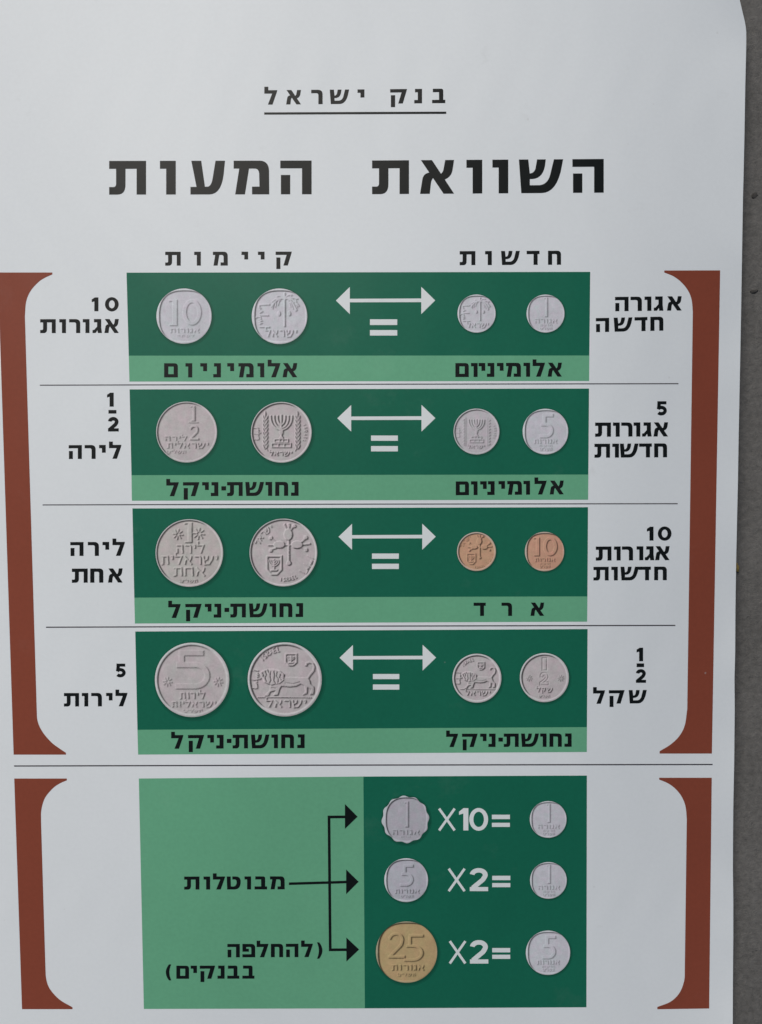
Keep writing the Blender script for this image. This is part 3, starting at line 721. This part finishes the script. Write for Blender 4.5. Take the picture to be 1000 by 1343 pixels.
# row 4
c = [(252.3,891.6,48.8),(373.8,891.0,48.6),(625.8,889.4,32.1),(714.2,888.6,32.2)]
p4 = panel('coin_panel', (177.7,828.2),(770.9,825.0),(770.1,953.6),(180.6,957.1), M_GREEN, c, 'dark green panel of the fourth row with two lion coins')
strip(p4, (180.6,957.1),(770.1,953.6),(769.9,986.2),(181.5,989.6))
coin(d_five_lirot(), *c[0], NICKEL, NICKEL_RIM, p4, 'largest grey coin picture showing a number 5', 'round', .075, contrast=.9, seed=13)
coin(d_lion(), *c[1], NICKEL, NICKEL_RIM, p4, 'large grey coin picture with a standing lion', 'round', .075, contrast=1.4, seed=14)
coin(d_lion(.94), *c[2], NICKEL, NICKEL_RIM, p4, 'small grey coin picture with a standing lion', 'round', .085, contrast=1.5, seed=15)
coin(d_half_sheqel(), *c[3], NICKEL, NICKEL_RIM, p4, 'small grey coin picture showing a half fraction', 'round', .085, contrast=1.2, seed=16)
double_arrow(p4, 445.6, 572.2, 862.6, 17.6, 16.8, 4.4); equals_sign(p4, 489.4, 524.0, ((883.9,890.6),(897.6,904.4)))
lettering(p4, text(CUT, cu(224.8, 399.8), 964.0, 963.0, 18.0, 400), 'Hebrew metal name under the larger coins')
lettering(p4, text(CUT, cu(585.4, 749.6), 962.2, 961.8, 17.5, 750), 'Hebrew metal name under the smaller coins')

# bottom panels
pl = panel('note_panel', (182.4,1021.0),(476.9,1018.4),(478.8,1322.4),(189.0,1323.2), M_LIGHT, [], 'light green panel with a branching black arrow')
br = [stroke([(457, 1071.2), (431.8, 1071.4), (433.4, 1245.6), (457, 1245.4)], 3.6), stroke([(379.2, 1158.9), (457, 1156.6)], 3.4)]
polys = br[0] + br[1] + [[(452.7,1054.3),(469.3,1071),(452.7,1087)], [(454.3,1140.2),(470.7,1156.3),(454.3,1172.7)], [(454.6,1229.5),(471.3,1245.2),(454.6,1261)]]
ink('branching_arrow', polys, M_BLACK, pl, 2)
ink('note_lettering', text('תולטובמ', [241.9,267.3,279.5,297.7,321,334.2,354.4], 1149.5, 1149.2, 17.1, 373, 1.07), M_BLACK, pl, 2, 'one Hebrew word beside the arrow')
ink('note_lettering', text('הפלחהל)', [298.5,318.3,336.9,355.6,375.3,395.2,416], 1237.9, 1237.5, 17.6, 424, 1.0) + text('(םיקנבב', [217.6,231.6,250.4,262.4,285.6,298.4,318.2], 1266.4, 1266.2, 17.2, 334, 1.02), M_BLACK, pl, 2, 'two lines of Hebrew in round brackets')
c = [(532.0,1074.6,31.4),(719.2,1074.6,24.1),(533.0,1154.2,28.7),(719.5,1154.5,24.1),(533.5,1248.6,40.2),(719.0,1249.4,29.1)]
pr = panel('exchange_panel', (476.9,1018.4),(770.0,1017.1),(769.4,1321.0),(478.8,1322.4), M_GREEN, c, 'dark green panel with three coin sums')
coin(d_one_scalloped(), *c[0], (.46,.45,.49), (.60,.63,.66), pr, 'silver coin picture with a scalloped edge', 'scallop', scallop=12, contrast=.9, seed=17)
coin(d_one_new(), *c[1], SILVER, SILVER_RIM, pr, 'silver number 1 coin picture in the top sum', 'squircle', contrast=.75, seed=18)
coin(d_five_old(), *c[2], (.49,.49,.535), SILVER_RIM, pr, 'silver number 5 coin picture in the middle sum', 'squircle', contrast=.9, seed=19)
coin(d_one_new(), *c[3], SILVER, SILVER_RIM, pr, 'silver number 1 coin picture in the middle sum', 'squircle', contrast=.75, seed=20)
coin(d_twenty_five(), *c[4], BRASS, BRASS_RIM, pr, 'golden coin picture showing the number 25', 'squircle', contrast=1.0, seed=21, field_r=.945)
coin(d_five_new(), *c[5], SILVER, SILVER_RIM, pr, 'silver number 5 coin picture in the bottom sum', 'squircle', contrast=.75, seed=22)
def sum_text(x0, x1, y0, y1, digits, eq, label):
    pol = stroke([(x0 + 1.6, y0), (x1 - 1.6, y1)], 3.3) + stroke([(x1 - 1.6, y0), (x0 + 1.6, y1)], 3.3)
    for ch, x, y, h, q in digits:
        pol += [[(x + a * h * q, y + b * h) for a, b in p] for p in BOLD[ch][1]]
    pol += [rect(eq[0], a, eq[1], b) for a, b in eq[2]]
    ink('sum_lettering', pol, M_WHITE, pr, 2, label)
sum_text(574.6, 598.2, 1060.4, 1089, [('i', 602.3, 1059.8, 29.2, 1.0), ('o', 615.0, 1060.0, 29.0, .93)], (645.4, 669.0, ((1068.4,1074.2),(1079.0,1084.4))), 'white times ten sign')
sum_text(587.2, 611.2, 1139.2, 1168.6, [('z', 616.4, 1138.6, 30.0, 1.1)], (645.8, 669.6, ((1148.5,1154.2),(1158.0,1163.4))), 'white times two sign in the middle sum')
sum_text(588.6, 612.2, 1234.2, 1263.4, [('z', 616.6, 1233.0, 30.6, 1.08)], (645.8, 669.4, ((1243.2,1248.9),(1252.0,1257.4))), 'white times two sign in the bottom sum')

# ------------------------------------------------------------------ ground, stains and leaf crumb
def ground_material():
    m = bpy.data.materials.new('rough_grey_concrete'); m.use_nodes = True
    n = m.node_tree.nodes; l = m.node_tree.links; b = n['Principled BSDF']
    g = n.new('ShaderNodeNewGeometry')
    def noise(sc, det, ro=.6):
        q = n.new('ShaderNodeTexNoise'); q.inputs['Scale'].default_value = sc; q.inputs['Detail'].default_value = det; q.inputs['Roughness'].default_value = ro
        l.new(g.outputs['Position'], q.inputs['Vector']); return q
    a = noise(14, 8, .65); c2 = noise(260, 6, .7); d = noise(700, 4, .7)
    r = n.new('ShaderNodeValToRGB'); r.color_ramp.elements[0].position = .25; r.color_ramp.elements[1].position = .75
    r.color_ramp.elements[0].color = (.060, .059, .055, 1); r.color_ramp.elements[1].color = (.19, .185, .175, 1)
    mx = n.new('ShaderNodeMath'); mx.operation = 'MULTIPLY_ADD'; mx.inputs[1].default_value = .6
    l.new(c2.outputs['Fac'], mx.inputs[0])
    s = n.new('ShaderNodeMath'); s.operation = 'MULTIPLY'; s.inputs[1].default_value = .4
    l.new(a.outputs['Fac'], s.inputs[0]); l.new(s.outputs[0], mx.inputs[2]); l.new(mx.outputs[0], r.inputs['Fac'])
    v = n.new('ShaderNodeTexVoronoi'); v.inputs['Scale'].default_value = 210; l.new(g.outputs['Position'], v.inputs['Vector'])
    pit = n.new('ShaderNodeMapRange'); pit.inputs['From Min'].default_value = .05; pit.inputs['From Max'].default_value = .17
    pit.inputs['To Min'].default_value = .84; pit.inputs['To Max'].default_value = 1
    l.new(v.outputs['Distance'], pit.inputs['Value'])
    sc = n.new('ShaderNodeVectorMath'); sc.operation = 'SCALE'; l.new(r.outputs['Color'], sc.inputs[0]); l.new(pit.outputs[0], sc.inputs['Scale'])
    l.new(sc.outputs[0], b.inputs['Base Color'])
    b.inputs['Roughness'].default_value = .9; b.inputs['Specular IOR Level'].default_value = .25
    h = n.new('ShaderNodeMath'); h.operation = 'MULTIPLY_ADD'; h.inputs[1].default_value = .5
    l.new(d.outputs['Fac'], h.inputs[0]); l.new(c2.outputs['Fac'], h.inputs[2])
    h2 = n.new('ShaderNodeMath'); h2.operation = 'ADD'; l.new(h.outputs[0], h2.inputs[0]); l.new(pit.outputs[0], h2.inputs[1])
    bp = n.new('ShaderNodeBump'); bp.inputs['Strength'].default_value = .55; bp.inputs['Distance'].default_value = .0016
    l.new(h2.outputs[0], bp.inputs['Height']); l.new(bp.outputs[0], b.inputs['Normal'])
    return m
S = 40
gr = mesh_obj('ground', [(-S,-S,0),(S,-S,0),(S,S,0),(-S,S,0)], [(0,1,2,3)], ground_material(), smooth=False)
gr['kind'] = 'structure'; gr['label'] = 'rough grey concrete surface under the poster'; gr['category'] = 'ground'

def flat_mat(name, col, rough=.85):
    m = bpy.data.materials.new(name); m.use_nodes = True; n = m.node_tree.nodes; l = m.node_tree.links
    q = n.new('ShaderNodeTexNoise'); q.inputs['Scale'].default_value = 600; g = n.new('ShaderNodeNewGeometry'); l.new(g.outputs['Position'], q.inputs['Vector'])
    r = n.new('ShaderNodeValToRGB'); r.color_ramp.elements[0].color = tuple(c * .6 for c in col) + (1,); r.color_ramp.elements[1].color = tuple(min(1, c * 1.3) for c in col) + (1,)
    l.new(q.outputs['Fac'], r.inputs['Fac']); l.new(r.outputs['Color'], n['Principled BSDF'].inputs['Base Color']); n['Principled BSDF'].inputs['Roughness'].default_value = rough
    return m
def on_ground(px, py):
    d = np.array([(px - 500) / FPX, -(py - IMH / 2) / FPX, -1.0]) @ _RX.T
    t = -_CL[2] / d[2]; return _CL + t * d
def crumb(name, px, py, sx, sy, sz, rot, mat, label, cat, seed):
    rng = np.random.RandomState(seed); V, F = [], []
    nu, nv_ = 10, 7
    for j in range(nv_ + 1):
        for i in range(nu):
            ph = math.pi * j / nv_; th = 2 * math.pi * i / nu; k = 1 + .22 * rng.randn() * (0 < j < nv_)
            V.append((sx * math.sin(ph) * math.cos(th) * k, sy * math.sin(ph) * math.sin(th) * k, sz * (.75 - math.cos(ph))))
    for j in range(nv_):
        for i in range(nu):
            i2 = (i + 1) % nu; F.append((j * nu + i, j * nu + i2, (j + 1) * nu + i2, (j + 1) * nu + i))
    o = mesh_obj(name, V, F, mat)
    o.location = tuple(on_ground(px, py)); o.rotation_euler = (0, 0, math.radians(rot)); o['label'] = label; o['category'] = cat
    return o
md = flat_mat('dark_stain', (.05, .048, .045), 1.0)  # for thin flat meshes that stand in for stains on the concrete
crumb('stain', 988.5, 382.6, .0027, .0012, .00025, 8, md, 'dark flat stain on the concrete beside the brown bracket top', 'stain', 3)
crumb('stain', 990, 256, .0020, .0016, .00022, 30, md, 'faint dark stain on the concrete above the right bracket', 'stain', 4)
crumb('leaf_crumb', 966.6, 745, .0010, .0032, .0012, 4, flat_mat('dry_leaf', (.26, .19, .055)), 'tiny yellow dry leaf crumb against the right edge of the poster', 'leaf', 6)
